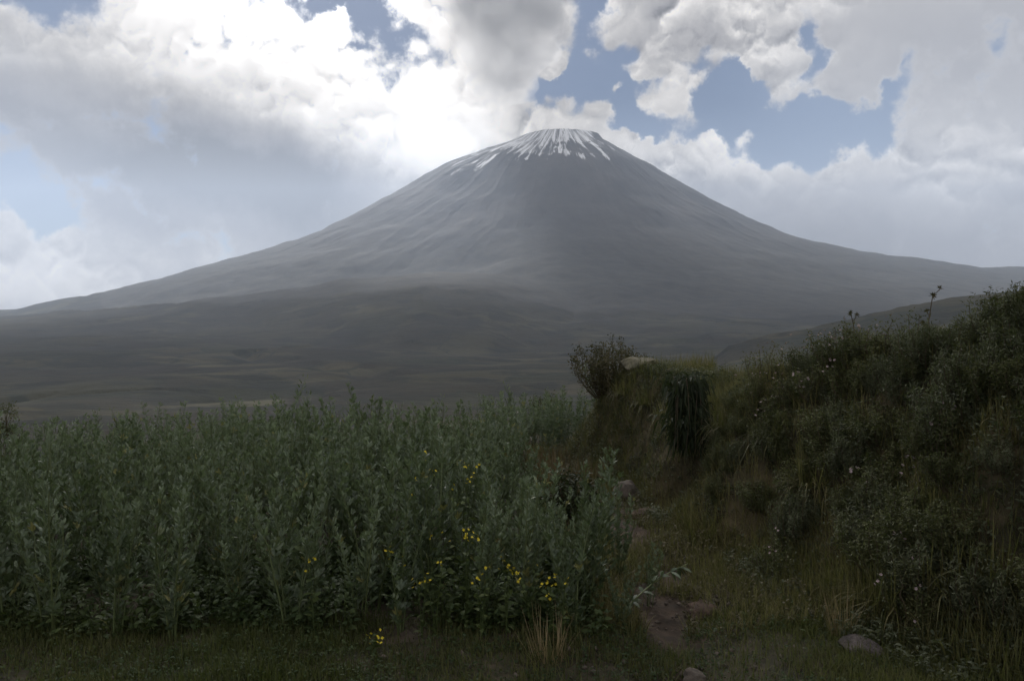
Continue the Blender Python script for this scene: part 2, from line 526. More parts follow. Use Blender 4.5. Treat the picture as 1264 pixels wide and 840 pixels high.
M['straw'] = leaf_mat('straw_blade', (0.14, 0.10, 0.05), (0.30, 0.23, 0.13), 0.6, 0.3)
M['rust'] = leaf_mat('rust_weed', (0.055, 0.042, 0.022), (0.14, 0.088, 0.048), 0.6, 0.25)
M['pink'] = leaf_mat('pink_petal', (0.24, 0.17, 0.18), (0.46, 0.38, 0.38), 0.6, 0.3, 0.2)
M['rock'] = plain_mat('rock', (0.05, 0.042, 0.034), (0.125, 0.10, 0.082), 9.0, 0.85, 0.6)
M['darkrock'] = plain_mat('dark_rock', (0.045, 0.038, 0.036), (0.120, 0.100, 0.094), 16.0, 0.95, 1.0)
M['palerock'] = plain_mat('pale_rock', (0.07, 0.064, 0.042), (0.15, 0.135, 0.09), 9.0, 0.85, 0.6)
M['clod'] = plain_mat('earth_clod', (0.045, 0.031, 0.023), (0.10, 0.066, 0.048), 14.0, 0.95, 0.8)
M['soil'] = plain_mat('field_soil', (0.030, 0.024, 0.016), (0.075, 0.058, 0.040), 5.0, 0.95, 0.7)
M['verge'] = plain_mat('verge_soil', (0.022, 0.022, 0.011), (0.052, 0.042, 0.026), 6.0, 0.95, 0.7)
M['path'] = plain_mat('path_earth', (0.026, 0.019, 0.013), (0.064, 0.044, 0.030), 7.0, 0.95, 0.8)
M['banksoil'] = plain_mat('bank_earth', (0.022, 0.020, 0.010), (0.080, 0.062, 0.032), 3.0, 0.95, 0.8)


def terrain_mat():
    m, t, n, o = new_mat('valley_scrub')
    g = t.nodes.new('ShaderNodeNewGeometry')
    P = g.outputs['Position']
    st = n.vec('MULTIPLY', P, (1.0, 0.55, 1.0))
    a = n.noise(st, 0.0011, 6, 0.6, 0.6)
    b = n.noise(P, 0.006, 8, 0.68)
    f = n.noise(n.vec('MULTIPLY', P, (0.6, 1.0, 1.0)), 0.0026, 4, 0.5, 1.0)
    c = n.mix(n.smooth(a, 0.36, 0.64), (0.025, 0.022, 0.015, 1), (0.042, 0.038, 0.022, 1))
    c = n.mix(n.smooth(f, 0.54, 0.66), c, (0.078, 0.072, 0.042, 1))
    vo = t.nodes.new('ShaderNodeTexVoronoi'); vo.inputs['Scale'].default_value = 0.0042
    wv = n.vec('ADD', n.vec('MULTIPLY', P, (1.0, 0.6, 0.0)), n.scale(n.noise(P, 0.004, 3, 0.5, color=True), 160.0))
    t.links.new(wv, vo.inputs['Vector'])
    sv = t.nodes.new('ShaderNodeSeparateColor'); t.links.new(vo.outputs['Color'], sv.inputs[0])
    sp = t.nodes.new('ShaderNodeSeparateXYZ'); t.links.new(P, sp.inputs[0])
    farm = n.math('MULTIPLY', n.smooth(sp.outputs[1], 6000, 3500), n.smooth(sv.outputs[1], 0.45, 0.6))
    c = n.mix(n.math('MULTIPLY', farm, 0.7), c, n.mix(sv.outputs[0], (0.024, 0.028, 0.015, 1), (0.070, 0.060, 0.034, 1)))
    ve = t.nodes.new('ShaderNodeTexVoronoi'); ve.feature = 'DISTANCE_TO_EDGE'; ve.inputs['Scale'].default_value = 0.0042
    t.links.new(wv, ve.inputs['Vector'])
    c = n.mix(n.math('MULTIPLY', n.smooth(ve.outputs['Distance'], 0.06, 0.02), n.math('MULTIPLY', farm, 0.8)), c, (0.018, 0.022, 0.014, 1))
    c = n.mix(n.smooth(b, 0.48, 0.60), c, (0.018, 0.019, 0.013, 1))
    p = t.nodes.new('ShaderNodeBsdfPrincipled')
    t.links.new(c, p.inputs['Base Color'])
    p.inputs['Roughness'].default_value = 0.95; p.inputs['Specular IOR Level'].default_value = 0.1
    bp = t.nodes.new('ShaderNodeBump'); bp.inputs['Strength'].default_value = 0.8; bp.inputs['Distance'].default_value = 25.0
    t.links.new(n.noise(P, 0.012, 6, 0.65), bp.inputs['Height']); t.links.new(bp.outputs[0], p.inputs['Normal'])
    t.links.new(p.outputs[0], o.inputs['Surface'])
    return m


def volcano_mat():
    m, t, n, o = new_mat('volcano_rock_and_snow')
    g = t.nodes.new('ShaderNodeNewGeometry')
    P = g.outputs['Position']
    q = n.vec('SUBTRACT', P, (VX, VY, 0))
    s = t.nodes.new('ShaderNodeSeparateXYZ'); t.links.new(q, s.inputs[0])
    th = n.math('ARCTAN2', s.outputs[0], n.math('MULTIPLY', s.outputs[1], -1.0))    # 0 towards the field
    r = n.vec('LENGTH', n.vec('MULTIPLY', q, (1, 1, 0)), out=1)
    cb = t.nodes.new('ShaderNodeCombineXYZ')
    t.links.new(n.math('MULTIPLY', th, 9.0), cb.inputs[0]); t.links.new(n.math('MULTIPLY', r, 0.0007), cb.inputs[1])
    streak = n.noise(cb.outputs[0], 1.5, 8, 0.66, 0.35)
    big = n.noise(P, 0.0012, 5, 0.55)
    fine = n.noise(P, 0.009, 7, 0.65)
    c = n.mix(n.smooth(streak, 0.36, 0.66), (0.038, 0.035, 0.034, 1), (0.058, 0.053, 0.050, 1))
    c = n.mix(n.smooth(big, 0.42, 0.66, 0, 0.7), c, (0.090, 0.080, 0.072, 1))
    c = n.mix(n.smooth(fine, 0.40, 0.70, 0, 0.55), c, (0.026, 0.025, 0.025, 1))
    # scrub on the lower flanks
    c = n.mix(n.smooth(s.outputs[2], 1500, 500), c, n.mix(n.smooth(fine, 0.4, 0.6), (0.048, 0.043, 0.032, 1), (0.026, 0.025, 0.020, 1)))
    # snow runs down the upper gullies; more on the left of the crater rim than on the right
    line = n.math('ADD', 2420.0, n.math('MULTIPLY', n.math('SUBTRACT', streak, 0.5), -1700.0))
    line = n.math('ADD', line, n.math('MULTIPLY', n.math('SUBTRACT', n.noise(P, 0.0026, 3, 0.5), 0.5), 1500.0))
    line = n.math('ADD', line, n.smooth(th, 0.35, 1.25, 0.0, 700.0))
    line = n.math('ADD', line, n.smooth(th, -1.5, -2.6, 0.0, 300.0))
    line = n.math('ADD', line, n.math('MULTIPLY', n.math('SUBTRACT', fine, 0.5), 240.0))
    sn = n.smooth(n.math('SUBTRACT', s.outputs[2], line), -25.0, 60.0)
    rocks = n.smooth(n.noise(cb.outputs[0], 2.0, 8, 0.70, 0.5), 0.58, 0.46)
    c = n.mix(n.math('MULTIPLY', sn, rocks), c, (0.80, 0.81, 0.84, 1))
    p = t.nodes.new('ShaderNodeBsdfPrincipled')
    t.links.new(c, p.inputs['Base Color'])
    p.inputs['Roughness'].default_value = 0.9; p.inputs['Specular IOR Level'].default_value = 0.15
    bp = t.nodes.new('ShaderNodeBump'); bp.inputs['Strength'].default_value = 0.25; bp.inputs['Distance'].default_value = 40.0
    t.links.new(n.math('ADD', fine, n.math('MULTIPLY', streak, 0.8)), bp.inputs['Height']); t.links.new(bp.outputs[0], p.inputs['Normal'])
    t.links.new(p.outputs[0], o.inputs['Surface'])
    return m


M['terrain'] = terrain_mat()
M['volcano'] = volcano_mat()


# ------------------------------------------------------------------ volcano
def build_volcano():
    rr = np.concatenate([np.linspace(0, 900, 40, endpoint=False), np.linspace(900, 6400, 150)])
    tt = np.concatenate([np.linspace(-math.pi * 1.12, math.pi * 0.12, 620, endpoint=False), np.linspace(math.pi * 0.12, math.pi * 0.88, 90, endpoint=False)])
    R, T = np.meshgrid(rr, tt, indexing='ij')
    X, Y = VX + R * np.cos(T), VY + R * np.sin(T)
    Z = far_height(X, Y) - 9 * sstep(6150, 6400, R)
    nr, nth = R.shape
    i, j = np.meshgrid(np.arange(nr - 1), np.arange(nth), indexing='ij')
    j2 = (j + 1) % nth
    f = np.stack([i * nth + j, (i + 1) * nth + j, (i + 1) * nth + j2, i * nth + j2], -1).reshape(-1, 4)
    o = link('volcano', make_mesh('volcano', np.stack([X, Y, Z], -1), f, M['volcano'], None, True))
    tag(o, kind='structure')


def build_terrain():
    rr = np.concatenate([np.geomspace(34, 1500, 110, endpoint=False), np.geomspace(1500, 15500, 330)])
    tt = np.concatenate([np.linspace(-0.72, 0.72, 520, endpoint=False), np.linspace(0.72, 2 * math.pi - 0.72, 90, endpoint=False)])
    R, T = np.meshgrid(rr, tt, indexing='ij')
    X, Y = R * np.sin(T), R * np.cos(T)
    Z = ground_z(X, Y)
    rv = np.hypot(X - VX, Y - VY)
    Z = Z - 9 * sstep(6250, 5900, rv) - 0.4 * (R < 36)
    nr, nth = R.shape
    i, j = np.meshgrid(np.arange(nr - 1), np.arange(nth), indexing='ij')
    j2 = (j + 1) % nth
    f = np.stack([i * nth + j, i * nth + j2, (i + 1) * nth + j2, (i + 1) * nth + j], -1).reshape(-1, 4)
    o = link('valley', make_mesh('valley', np.stack([X, Y, Z], -1), f, M['terrain'], None, True))
    tag(o, kind='structure')


def field_right(y):
    return np.interp(y, [3, 4.2, 5.2, 6.5, 8, 11, 14], [0.42, 0.42, 0.36, 0.14, 0.06, 0.08, 0.1])


def build_ground():
    def axis(lo, a, b, hi, step):
        left = a - np.geomspace(step, a - lo, 26)[::-1]
        right = b + np.geomspace(step, hi - b, 26)
        return np.concatenate([left, np.arange(a, b, step), right])
    xs = axis(-42, -3.4, 4.6, 42, 0.06)
    ys = axis(-42, 2.6, 12.5, 42, 0.06)
    X, Y = np.meshgrid(xs, ys, indexing='ij')
    Z = ground_z(X, Y) + fbm(X * 5, Y * 5, 3, 71) * 0.035
    nx, ny = X.shape
    V = np.stack([X, Y, Z], -1).reshape(-1, 3)
    i, j = np.meshgrid(np.arange(nx - 1), np.arange(ny - 1), indexing='ij')
    f = np.stack([i * ny + j, (i + 1) * ny + j, (i + 1) * ny + j + 1, i * ny + j + 1], -1).reshape(-1, 4)
    c = V[f].mean(1)
    keep = np.hypot(c[:, 0], c[:, 1]) < 38
    f, c = f[keep], c[keep]
    jit = fbm(c[:, 0] * 2, c[:, 1] * 2, 3, 73) * 0.25
    bank = bank_t(c[:, 0], c[:, 1]) > 0.02
    bank &= (c[:, 1] < 13)
    path = (np.abs(c[:, 0] - path_x(c[:, 1]) + jit * 1.6) < 0.26 * (0.35 + 1.6 * fbm(c[:, 0] * 1.1, c[:, 1] * 1.1, 2, 77) + 0.4)) & (c[:, 1] < 9.5) & (c[:, 1] > -4) & ~bank
    field = (c[:, 0] < field_right(c[:, 1]) + 0.1) & (c[:, 1] > 4.05) & (c[:, 1] < 12.3) & ~path & ~bank
    rest = ~(bank | path | field)
    for nm, mk, mt in (('ground', rest, 'verge'), ('bank', bank, 'banksoil'), ('path', path, 'path'), ('field', field, 'soil')):
        ff = f[mk]
        used, inv = np.unique(ff, return_inverse=True)
        o = link(nm, make_mesh(nm, V[used], inv.reshape(-1, 4), M[mt], None, True))
        tag(o, kind='structure')


build_volcano()
build_terrain()
build_ground()


def gz(x, y):
    return float(ground_z(np.array([x]), np.array([y]))[0])


# ------------------------------------------------------------------ plant builders
def rand_dir(n, rng): return unit(rng.normal(size=(n, 3)))


def bean_parts(seed, low=False):
    """Broad bean: several upright stems with pairs of oval leaflets held up and outwards."""
    rng = np.random.default_rng(seed)
    st, lf = Geo(), Geo()
    for k in range(rng.integers(4, 7)):
        a = rng.uniform(0, 2 * math.pi)
        b0 = np.array([math.cos(a), math.sin(a), 0]) * rng.uniform(0.0, 0.07)
        lean = np.array([math.cos(a), math.sin(a), 0]) * rng.uniform(0.03, 0.30)
        h = rng.uniform(0.58, 1.0)
        q = np.linspace(0, 1, 6)[:, None]
        pts = b0 + lean * q ** 1.5 + np.array([0, 0, h]) * q + rng.normal(size=(6, 3)) * 0.006
        st.tube(pts, 0.0065, 0.0025, 3 if low else 5, rng.uniform(0.2, 0.9))
        nn = int(h / 0.033)
        ph = rng.uniform(0, 6.28)
        for i in range(nn):
            q = 0.12 + 0.88 * (i + rng.uniform(-0.3, 0.3)) / nn
            if q < 0.35 and rng.random() < 0.35: continue
            q = min(q, 1.0)
            p = b0 + lean * q ** 1.5 + np.array([0, 0, h * q])
            ph += math.pi + rng.normal() * 0.6
            up = 1.0 + 1.1 * q ** 2 + rng.normal() * 0.25
            out = unit([math.cos(ph), math.sin(ph), up])
            size = (1.0 - 0.40 * q ** 3) * rng.uniform(0.8, 1.15)
            rl = 0.085 * size
            nl = 2 if low else 3
            side = unit(np.cross(out, [0, 0, 1]))
            if not low: st.tube(np.array([p, p + out * rl * 0.55, p + out * rl]), 0.0018, 0.0012, 3, 0.6)
            bs, ds, ns, Ls = [], [], [], []
            for m in range(nl):
                at = p + out * rl * (0.45 + 0.55 * (m + 1) / nl)
                for sg in (-1, 1):
                    d = unit(out * 0.8 + side * sg * (0.75 - 0.15 * m) + np.array([0, 0, 0.40]) + rng.normal(size=3) * 0.18)
                    bs.append(at); ds.append(d)
                    ns.append(unit(np.cross(side * sg, d) * sg + rng.normal(size=3) * 0.4))
                    Ls.append((0.056 if not low else 0.068) * size * rng.uniform(0.8, 1.2))
            Ls = np.array(Ls)
            tn = np.clip(rng.normal(0.42 + 0.15 * q, 0.17, len(bs)), 0, 0.85)
            if rng.random() < (0.16 if q < 0.45 else 0.03): tn[:] = rng.uniform(0.85, 1.0)
            lf.blades(bs, ds, ns, Ls, Ls * rng.uniform(0.25, 0.36), rng.uniform(0.02, 0.25, len(bs)), LANCE if low else OVAL, tn, 0.35)
    return st, lf


def mustard_parts(seed, height):
    rng = np.random.default_rng(seed)
    st, lf, fl = Geo(), Geo(), Geo()
    heads = []
    for k in range(rng.integers(2, 4)):
        a = rng.uniform(0, 6.28)
        h = height * rng.uniform(0.78, 1.05) if k else height
        lean = np.array([math.cos(a), math.sin(a), 0]) * rng.uniform(0.02, 0.10)
        q = np.linspace(0, 1, 6)[:, None]
        st.tube(lean * q ** 1.6 + np.array([0, 0, h]) * q, 0.004, 0.0015, 4, 0.5)
        heads.append(lean + np.array([0, 0, h]))
        n = 12
        qq = rng.uniform(0.1, 0.85, n)[:, None]
        b = lean * qq ** 1.6 + np.array([0, 0, h]) * qq
        d = unit(np.concatenate([rng.normal(size=(n, 2)), np.full((n, 1), 0.7)], 1))
        L = rng.uniform(0.03, 0.065, n)
        lf.blades(b, d, unit(rng.normal(size=(n, 3)) * 0.5 + [0, 0, 1]), L, L * 0.4, 0.3, OVAL, rng.uniform(0.2, 0.9, n))
    for hd in heads:
        m = rng.integers(2, 6)
        for i in range(m):
            c = hd + np.array([rng.normal() * 0.016, rng.normal() * 0.016, rng.uniform(-0.05, 0.012)])
            ax = unit(np.array([rng.normal() * 0.6, rng.normal() * 0.6 - 0.4, 0.8]))
            s1 = unit(np.cross(ax, [0.3, 0.8, 0.1])); s2 = np.cross(ax, s1)
            ph = np.arange(4) * math.pi / 2 + rng.uniform(0, 1.5)
            d = unit(s1[None] * np.cos(ph)[:, None] + s2[None] * np.sin(ph)[:, None] + ax * 0.35)
            fl.blades(np.repeat(c[None], 4, 0), d, np.repeat(ax[None], 4, 0), 0.0095, 0.0085, 0.1, OVAL, rng.uniform(0.2, 1.0, 4), 0.1)
    return st, lf, fl


def shrub_parts(seed, w, h, nstem, leaf, lw, per=70, upright=0.8, flowers=0, prof=LANCE, droop=0.25):
    """Leafy shrub: stems fork out of the base, leaves clothe the outer two thirds."""
    rng = np.random.default_rng(seed)
    st, lf, fl = Geo(), Geo(), Geo()
    tips = []
    for k in range(nstem):
        a = rng.uniform(0, 6.28)
        rad = w * math.sqrt(rng.uniform(0.0, 1.0)) * 0.9
        hh = h * rng.uniform(0.55, 1.05) * (1 - 0.35 * (rad / w) ** 2)
        tip = np.array([math.cos(a) * rad, math.sin(a) * rad, hh])
        q = np.linspace(0, 1, 6)[:, None]
        bow = np.array([math.cos(a), math.sin(a), 0]) * rad * 0.25
        wig = np.cumsum(rng.normal(size=(6, 3)) * 0.012, 0); wig[0] = 0
        root = np.array([tip[0] * 0.4, tip[1] * 0.4, -0.04])
        pts = root * (1 - q) + tip * q + bow * 0.6 * np.sin(q * math.pi) + wig
        st.tube(pts, 0.006, 0.0018, 4, rng.uniform(0.1, 0.9))
        tips.append(pts[-1])
        n = per
        qq = 1 - rng.uniform(0, 1, n) ** 1.4 * 0.8
        ii = np.clip((qq * 5).astype(int), 0, 4); fr = (qq * 5 - ii)[:, None]
        b = pts[ii] * (1 - fr) + pts[ii + 1] * fr + rng.normal(size=(n, 3)) * 0.025
        d = unit(rng.normal(size=(n, 3)) * [1, 1, 0.5] + np.array([0, 0, upright]))
        L = leaf * rng.uniform(0.6, 1.25, n)
        clump = rng.normal(0.45, 0.18)
        lf.blades(b, d, unit(rng.normal(size=(n, 3)) * 0.6 + [0, 0, 1]), L, L * lw, rng.uniform(0, 2 * droop, n), prof, np.clip(rng.normal(clump, 0.16, n), 0, 1))
    for i in range(flowers):
        tp = tips[rng.integers(len(tips))]
        c0 = tp + rng.normal(size=3) * 0.03 + [0, 0, 0.02]
        for j in range(rng.integers(2, 5)):
            c = c0 + rng.normal(size=3) * 0.022
            ax = unit([rng.normal() * 0.5, rng.normal() * 0.5 - 0.5, 0.8])
            s1 = unit(np.cross(ax, [0.3, 0.8, 0.1])); s2 = np.cross(ax, s1)
            ph = np.arange(6) * math.pi / 3 + rng.uniform(0, 1)
            d = unit(s1[None] * np.cos(ph)[:, None] + s2[None] * np.sin(ph)[:, None] + ax * 0.5)
            fl.blades(np.repeat(c[None], 6, 0), d, np.repeat(ax[None], 6, 0), 0.013, 0.011, 0.0, OVAL, rng.uniform(0, 1, 6), 0.1)
    return st, lf, fl


def tuft_geo(seed, n, h, spread, w, lean=0.45, droop=0.35, tmean=0.5):
    rng = np.random.default_rng(seed)
    g = Geo()
    a = rng.uniform(0, 6.28, n); r = spread * np.sqrt(rng.uniform(0, 1, n))
    b = np.stack([np.cos(a) * r, np.sin(a) * r, np.full(n, -0.02)], 1)
    a2 = a + rng.normal(size=n) * 0.7
    k = rng.uniform(0.05, lean, n)
    d = unit(np.stack([np.cos(a2) * k, np.sin(a2) * k, np.ones(n)], 1))
    L = h * rng.uniform(0.5, 1.05, n)
    g.blades(b, d, unit(np.stack([np.cos(a2), np.sin(a2), np.full(n, 0.3)], 1)), L, w * rng.uniform(0.7, 1.3, n), rng.uniform(0.0, 2 * droop, n) * k, GRASS, np.clip(rng.normal(tmean, 0.2, n), 0, 1), 0.3)
    return g


def empty(name, loc, rz=0.0, scale=1.0):
    o = bpy.data.objects.new(name, None)
    COL.objects.link(o)
    o.empty_display_size = 0.1
    o.location = loc; o.rotation_euler = (0, 0, rz); o.scale = (scale,) * 3
    return o


def plant(name, parts, x, y, label, category, group=None, rz=None, scale=1.0, sink=0.015, z=None, tilt=None):
    """parts: list of (part name, mesh); one thing with its own objects sharing mesh data."""
    o = empty(name, (x, y, (gz(x, y) if z is None else z) - sink), random.uniform(0, 6.28) if rz is None else rz, scale)
    if tilt: o.rotation_euler = (tilt[0], tilt[1], o.rotation_euler.z)
    tag(o, label, category, group)
    for pn, me in parts:
        c = link(pn, me, o)
        if pn in ('foliage', 'flowers', 'blades', 'needles'): c['kind'] = 'stuff'
    return o


def meshes(prefix, geos):
    """[(part, Geo, material)] -> [(part, mesh)]"""
    return [(pn, g.mesh(prefix + '_' + pn, M[mt])) for pn, g, mt in geos if g.n]


def px_at(px, py, y):
    """point at depth y whose picture is (px, py) - used only to read positions off the photograph."""
    return ((px - CX) / F * y, y, CAMZ + (HZ - py) / F * y)


# ------------------------------------------------------------------ bean field
BEANS = []
for s in range(8):
    st, lf = bean_parts(100 + s)
    BEANS.append(meshes('bean%d' % s, [('stem', st, 'bean_stem'), ('foliage', lf, 'bean')]))
spots = []
rng = np.random.default_rng(5)
for iy, y0 in enumerate(np.arange(4.22, 11.6, 0.30)):
    xmax = float(field_right(y0))
    xmin = -0.70 * y0 - 0.5
    for x0 in np.arange(xmax - 0.05, xmin, -0.31):
        x = x0 + rng.normal() * 0.06 + (0.15 if iy % 2 else 0)
        y = y0 + rng.normal() * 0.07
        if x > xmax + 0.05: continue
        if y > 10.6 + 0.7 * math.sin(x * 1.1) + 0.25 * x * 0.3: continue
        spots.append((x, y))
spots.sort(key=lambda s: s[1] + 0.02 * abs(s[0]))
near, rest = spots[:292], spots[292:]
for i, (x, y) in enumerate(near):
    if y < 4.42: lab, grp = 'upright grey-green bean plant in the front row edging the grassy verge', 'bean plants along the verge'
    elif x > float(field_right(y)) - 0.35: lab, grp = 'grey-green bean plant on the side of the field facing the bank', 'bean plants facing the bank'
    elif x > -0.75 and y < 5.2: lab, grp = 'grey-green bean plant standing among yellow mustard flowers', 'bean plants among the mustard'
    elif y < 5.7: lab, grp = 'grey-green bean plant in the thick crop behind the front row', 'bean plants behind the front row'
    elif y < 7.0: lab, grp = 'grey-green bean plant deep in the middle of the field', 'bean plants in the middle of the field'
    else: lab, grp = 'grey-green bean plant towards the far edge of the field', 'bean plants towards the far edge'
    plant('bean_plant', BEANS[rng.integers(8)], x, y, lab, 'bean plant', grp, scale=rng.uniform(0.70, 1.04) * (1 - 0.32 * float(sstep(-0.7, 0.3, x))) * (1.0 + 0.34 * float(fbm(np.array([x * 0.7]), np.array([y * 0.7]), 2, 91)[0])))
# the bean plants farther back, past the limit for single objects, and the few beyond the reddish weeds
far_low = []
for s in range(5):
    st, lf = bean_parts(200 + s, True)
    far_low.append((st.arrays(), lf.arrays()))
FARB = Geo()
rest = rest + [(0.55 + rng.normal() * 0.45, 12.0 + rng.normal() * 0.45) for k in range(42)]
for x, y in rest:
    a, b = far_low[rng.integers(5)]
    an, sc = rng.uniform(0, 6.28), rng.uniform(0.82, 1.1)
    if y > 11.7: sc *= 0.75
    if rng.random() < 0.06: sc *= 1.18
    Rm = np.array([[math.cos(an), -math.sin(an), 0], [math.sin(an), math.cos(an), 0], [0, 0, 1]]) * sc
    for v, f, t in (a, b):
        FARB.add(v @ Rm.T + [x, y, gz(x, y) - 0.02], f, t)
tag(link('bean_crop', FARB.mesh('bean_crop', M['bean'])), 'dense mass of bean plants at the far side of the field', 'bean crop', kind='stuff')

# single bean plants at the edge of the field beside the path
edge = [((738, 740), 4.75, 0.92, 'tall pale bean plant with silvery leaves beside the bare path'),
        ((700, 770), 4.45, 0.72, 'bean plant at the corner where field edge meets path'),
        ((765, 700), 5.3, 0.62, 'short bean plant leaning over the path edge'),
        ((800, 735), 4.9, 0.45, 'low bean seedling growing in the path beside the fallen stalk'),
        ((725, 690), 5.2, 0.80, 'bushy bean plant standing out from the field edge'),
        ((770, 790), 4.35, 0.42, 'small bean plant on the near end of the path')]
for (px, py), y, sc, lab in edge:
    x = (px - CX) / F * y
    plant('bean_plant', BEANS[rng.integers(8)], x, y, lab, 'bean plant', 'broad bean plants beside the path', scale=sc)

# ------------------------------------------------------------------ mustard in flower
MUST = [(520, 716, 4.22), (537, 690, 4.25), (575, 652, 4.35), (538, 660, 4.45), (490, 672, 4.35), (595, 692, 4.20), (657, 692, 4.25), (683, 710, 4.20),
        (516, 580, 4.75), (572, 566, 4.9), (534, 558, 5.0), (563, 590, 4.7), (386, 685, 4.25), (694, 716, 4.2), (456, 796, 4.05), (625, 690, 4.2)]
for i, (px, py, y) in enumerate(MUST):
    y -= 0.16
    x, _, z = px_at(px, py, y)
    h = max(0.12, z - gz(x, y))
    st, lf, fl = mustard_parts(300 + i, h)
    plant('mustard_plant', meshes('mustard%d' % i, [('stem', st, 'mustard_leaf'), ('foliage', lf, 'mustard_leaf'), ('flowers', fl, 'petal')]), x, y,
          'wild mustard plant with small yellow flowers among the beans', 'wildflower', 'yellow mustard plants in the bean field', rz=random.uniform(0, 6.28))


# ------------------------------------------------------------------ bank vegetation
def bank_xy(y, t):
    return float(np.interp(y, BY, BFOOT) + fbm(np.array([y * 0.9]), np.array([0.5]), 3, 61)[0] * 0.30 + t * (np.interp(y, BY, BTOP) - np.interp(y, BY, BFOOT)))


SH = []
for s in range(5):
    st, lf, fl = shrub_parts(400 + s, 0.34, 0.40, 34, 0.040, 0.26, 150, 0.5)
    SH.append(meshes('dark_shrub%d' % s, [('stem', st, 'twig'), ('foliage', lf, 'shrub')]))
GS = []
for s in range(4):
    st, lf, fl = shrub_parts(430 + s, 0.30, 0.42, 30, 0.046, 0.20, 130, 1.2)
    GS.append(meshes('grey_shrub%d' % s, [('stem', st, 'twig'), ('foliage', lf, 'shrub_grey')]))
FS = []
for s in range(4):
    st, lf, fl = shrub_parts(460 + s, 0.24, 0.34, 20, 0.034, 0.25, 110, 0.8, flowers=5)
    FS.append(meshes('daisy_bush%d' % s, [('stem', st, 'twig'), ('foliage', lf, 'shrub'), ('flowers', fl, 'pink')]))
brng = np.random.default_rng(17)
for k in range(190):
    y = brng.uniform(3.3, 7.0); t = brng.uniform(0.2, 1.3)
    x = bank_xy(y, t)
    if x / y > 0.78: continue
    ks = 1.0 - 0.45 * float(sstep(5.2, 6.8, y))
    right = x / y > 0.45
    if not right and brng.random() < 0.25: continue
    where, gw = (('on the crest of the bank', 'on the crest') if t > 0.9 else ('halfway up the steep bank', 'halfway up the bank') if t > 0.5 else ('low on the bank above the rough grass', 'at the foot of the bank'))
    if brng.random() < (0.5 if right else 0.35):
        plant('leafy_shrub', GS[brng.integers(4)], x, y, 'grey-green upright leafy shrub ' + where, 'shrub', 'grey-green shrubs ' + gw, scale=brng.uniform(0.38, 0.85) * ks, sink=0.04)
    else:
        plant('leafy_shrub', SH[brng.integers(5)], x, y, 'dark green leafy shrub ' + where, 'shrub', 'dark shrubs ' + gw, scale=brng.uniform(0.38, 0.85) * ks, sink=0.04)
for px, py, y in [(1065, 435, 5.9), (1090, 445, 5.7), (1035, 455, 6.0), (1000, 470, 6.3), (1060, 470, 5.8), (1045, 430, 6.1), (1095, 555, 4.9), (1170, 555, 4.5), (1130, 660, 4.1),
                  (1140, 690, 4.0), (950, 545, 6.4), (945, 480, 6.8), (965, 580, 6.1), (985, 520, 6.2), (935, 545, 6.6), (1215, 410, 4.9), (1010, 500, 6.0), (960, 690, 5.2)]:
    x, _, z = px_at(px, py, y)
    # let the flowers show at that height: stand the plant where the bank lies a little below them
    yy = y
    for _ in range(40):
        x = (px - CX) / F * yy
        if gz(x, yy) + 0.30 >= CAMZ + (HZ - py) / F * yy: break
        yy += 0.05
    plant('daisy_bush', FS[brng.integers(4)], x, yy, 'small bush with pinkish white flowers on the bank', 'wildflower', 'pale flowering bushes on the bank', scale=brng.uniform(0.75, 1.0), sink=0.03)

# brown shrub crowning the end of the bank
st, lf, fl = shrub_parts(500, 0.60, 0.74, 100, 0.038, 0.42, 90, 0.5, prof=OVAL)
x, _, _ = px_at(754, 460, 10.3)
plant('round_shrub', meshes('round_shrub', [('stem', st, 'twig'), ('foliage', lf, 'shrub_brown')]), x, 10.3, 'rounded brownish shrub crowning the far end of the bank', 'shrub', sink=0.05)
# dark leafy bush beside the path
st, lf, fl = shrub_parts(510, 0.27, 0.48, 34, 0.05, 0.4, 60, 0.3, prof=OVAL)
x, _, _ = px_at(700, 640, 6.9)
plant('low_bush', meshes('low_bush', [('stem', st, 'twig'), ('foliage', lf, 'dark_leaf')]), x, 6.9, 'low dark bush between bean field and bare path', 'bush')


# clump hanging over the notch in the bank
def hanging():
    rng = np.random.default_rng(520)
    g, s = Geo(), Geo()
    n = 1500
    a = rng.uniform(0, 6.28, n)
    r = np.sqrt(rng.uniform(0, 1, n)) * 0.15
    b = np.stack([np.cos(a) * r, np.sin(a) * r * 0.8, rng.uniform(-0.62, 0.05, n)], 1)
    d = unit(np.stack([np.cos(a) * 0.5, np.sin(a) * 0.5 - 0.25, rng.uniform(-0.8, 0.8, n)], 1))
    L = rng.uniform(0.04, 0.13, n)
    b[:, :2] += rng.normal(size=(n, 2)) * 0.04 * (1 + np.sin(b[:, 2:3] * 17 + 1))
    g.blades(b, d, unit(rng.normal(size=(n, 3)) * 0.5 + [0, -1, 0.4]), L, rng.uniform(0.012, 0.03, n), rng.uniform(0.3, 1.2, n), LANCE, np.clip(rng.normal(0.15, 0.15, n), 0, 1))
    for k in range(14):
        aa = rng.uniform(0, 6.28)
        p0 = np.array([math.cos(aa) * 0.12, math.sin(aa) * 0.1, 0.02])
        s.tube(np.array([p0, p0 + [0, -0.06, -0.1], p0 + [rng.normal() * 0.03, -0.09, -0.35], p0 + [rng.normal() * 0.04, -0.10, -0.68]]), 0.005, 0.002, 4, 0.4)
    return s, g


s_, g_ = hanging()
x, _, z = px_at(848, 468, 7.35)
plant('hanging_clump', meshes('hanging_clump', [('stem', s_, 'twig'), ('foliage', g_, 'dark_leaf')]), x, 7.35, 'dark clump of drooping leaves hanging over a notch in the bank', 'hanging plant', z=z, rz=0.0, sink=0.0)

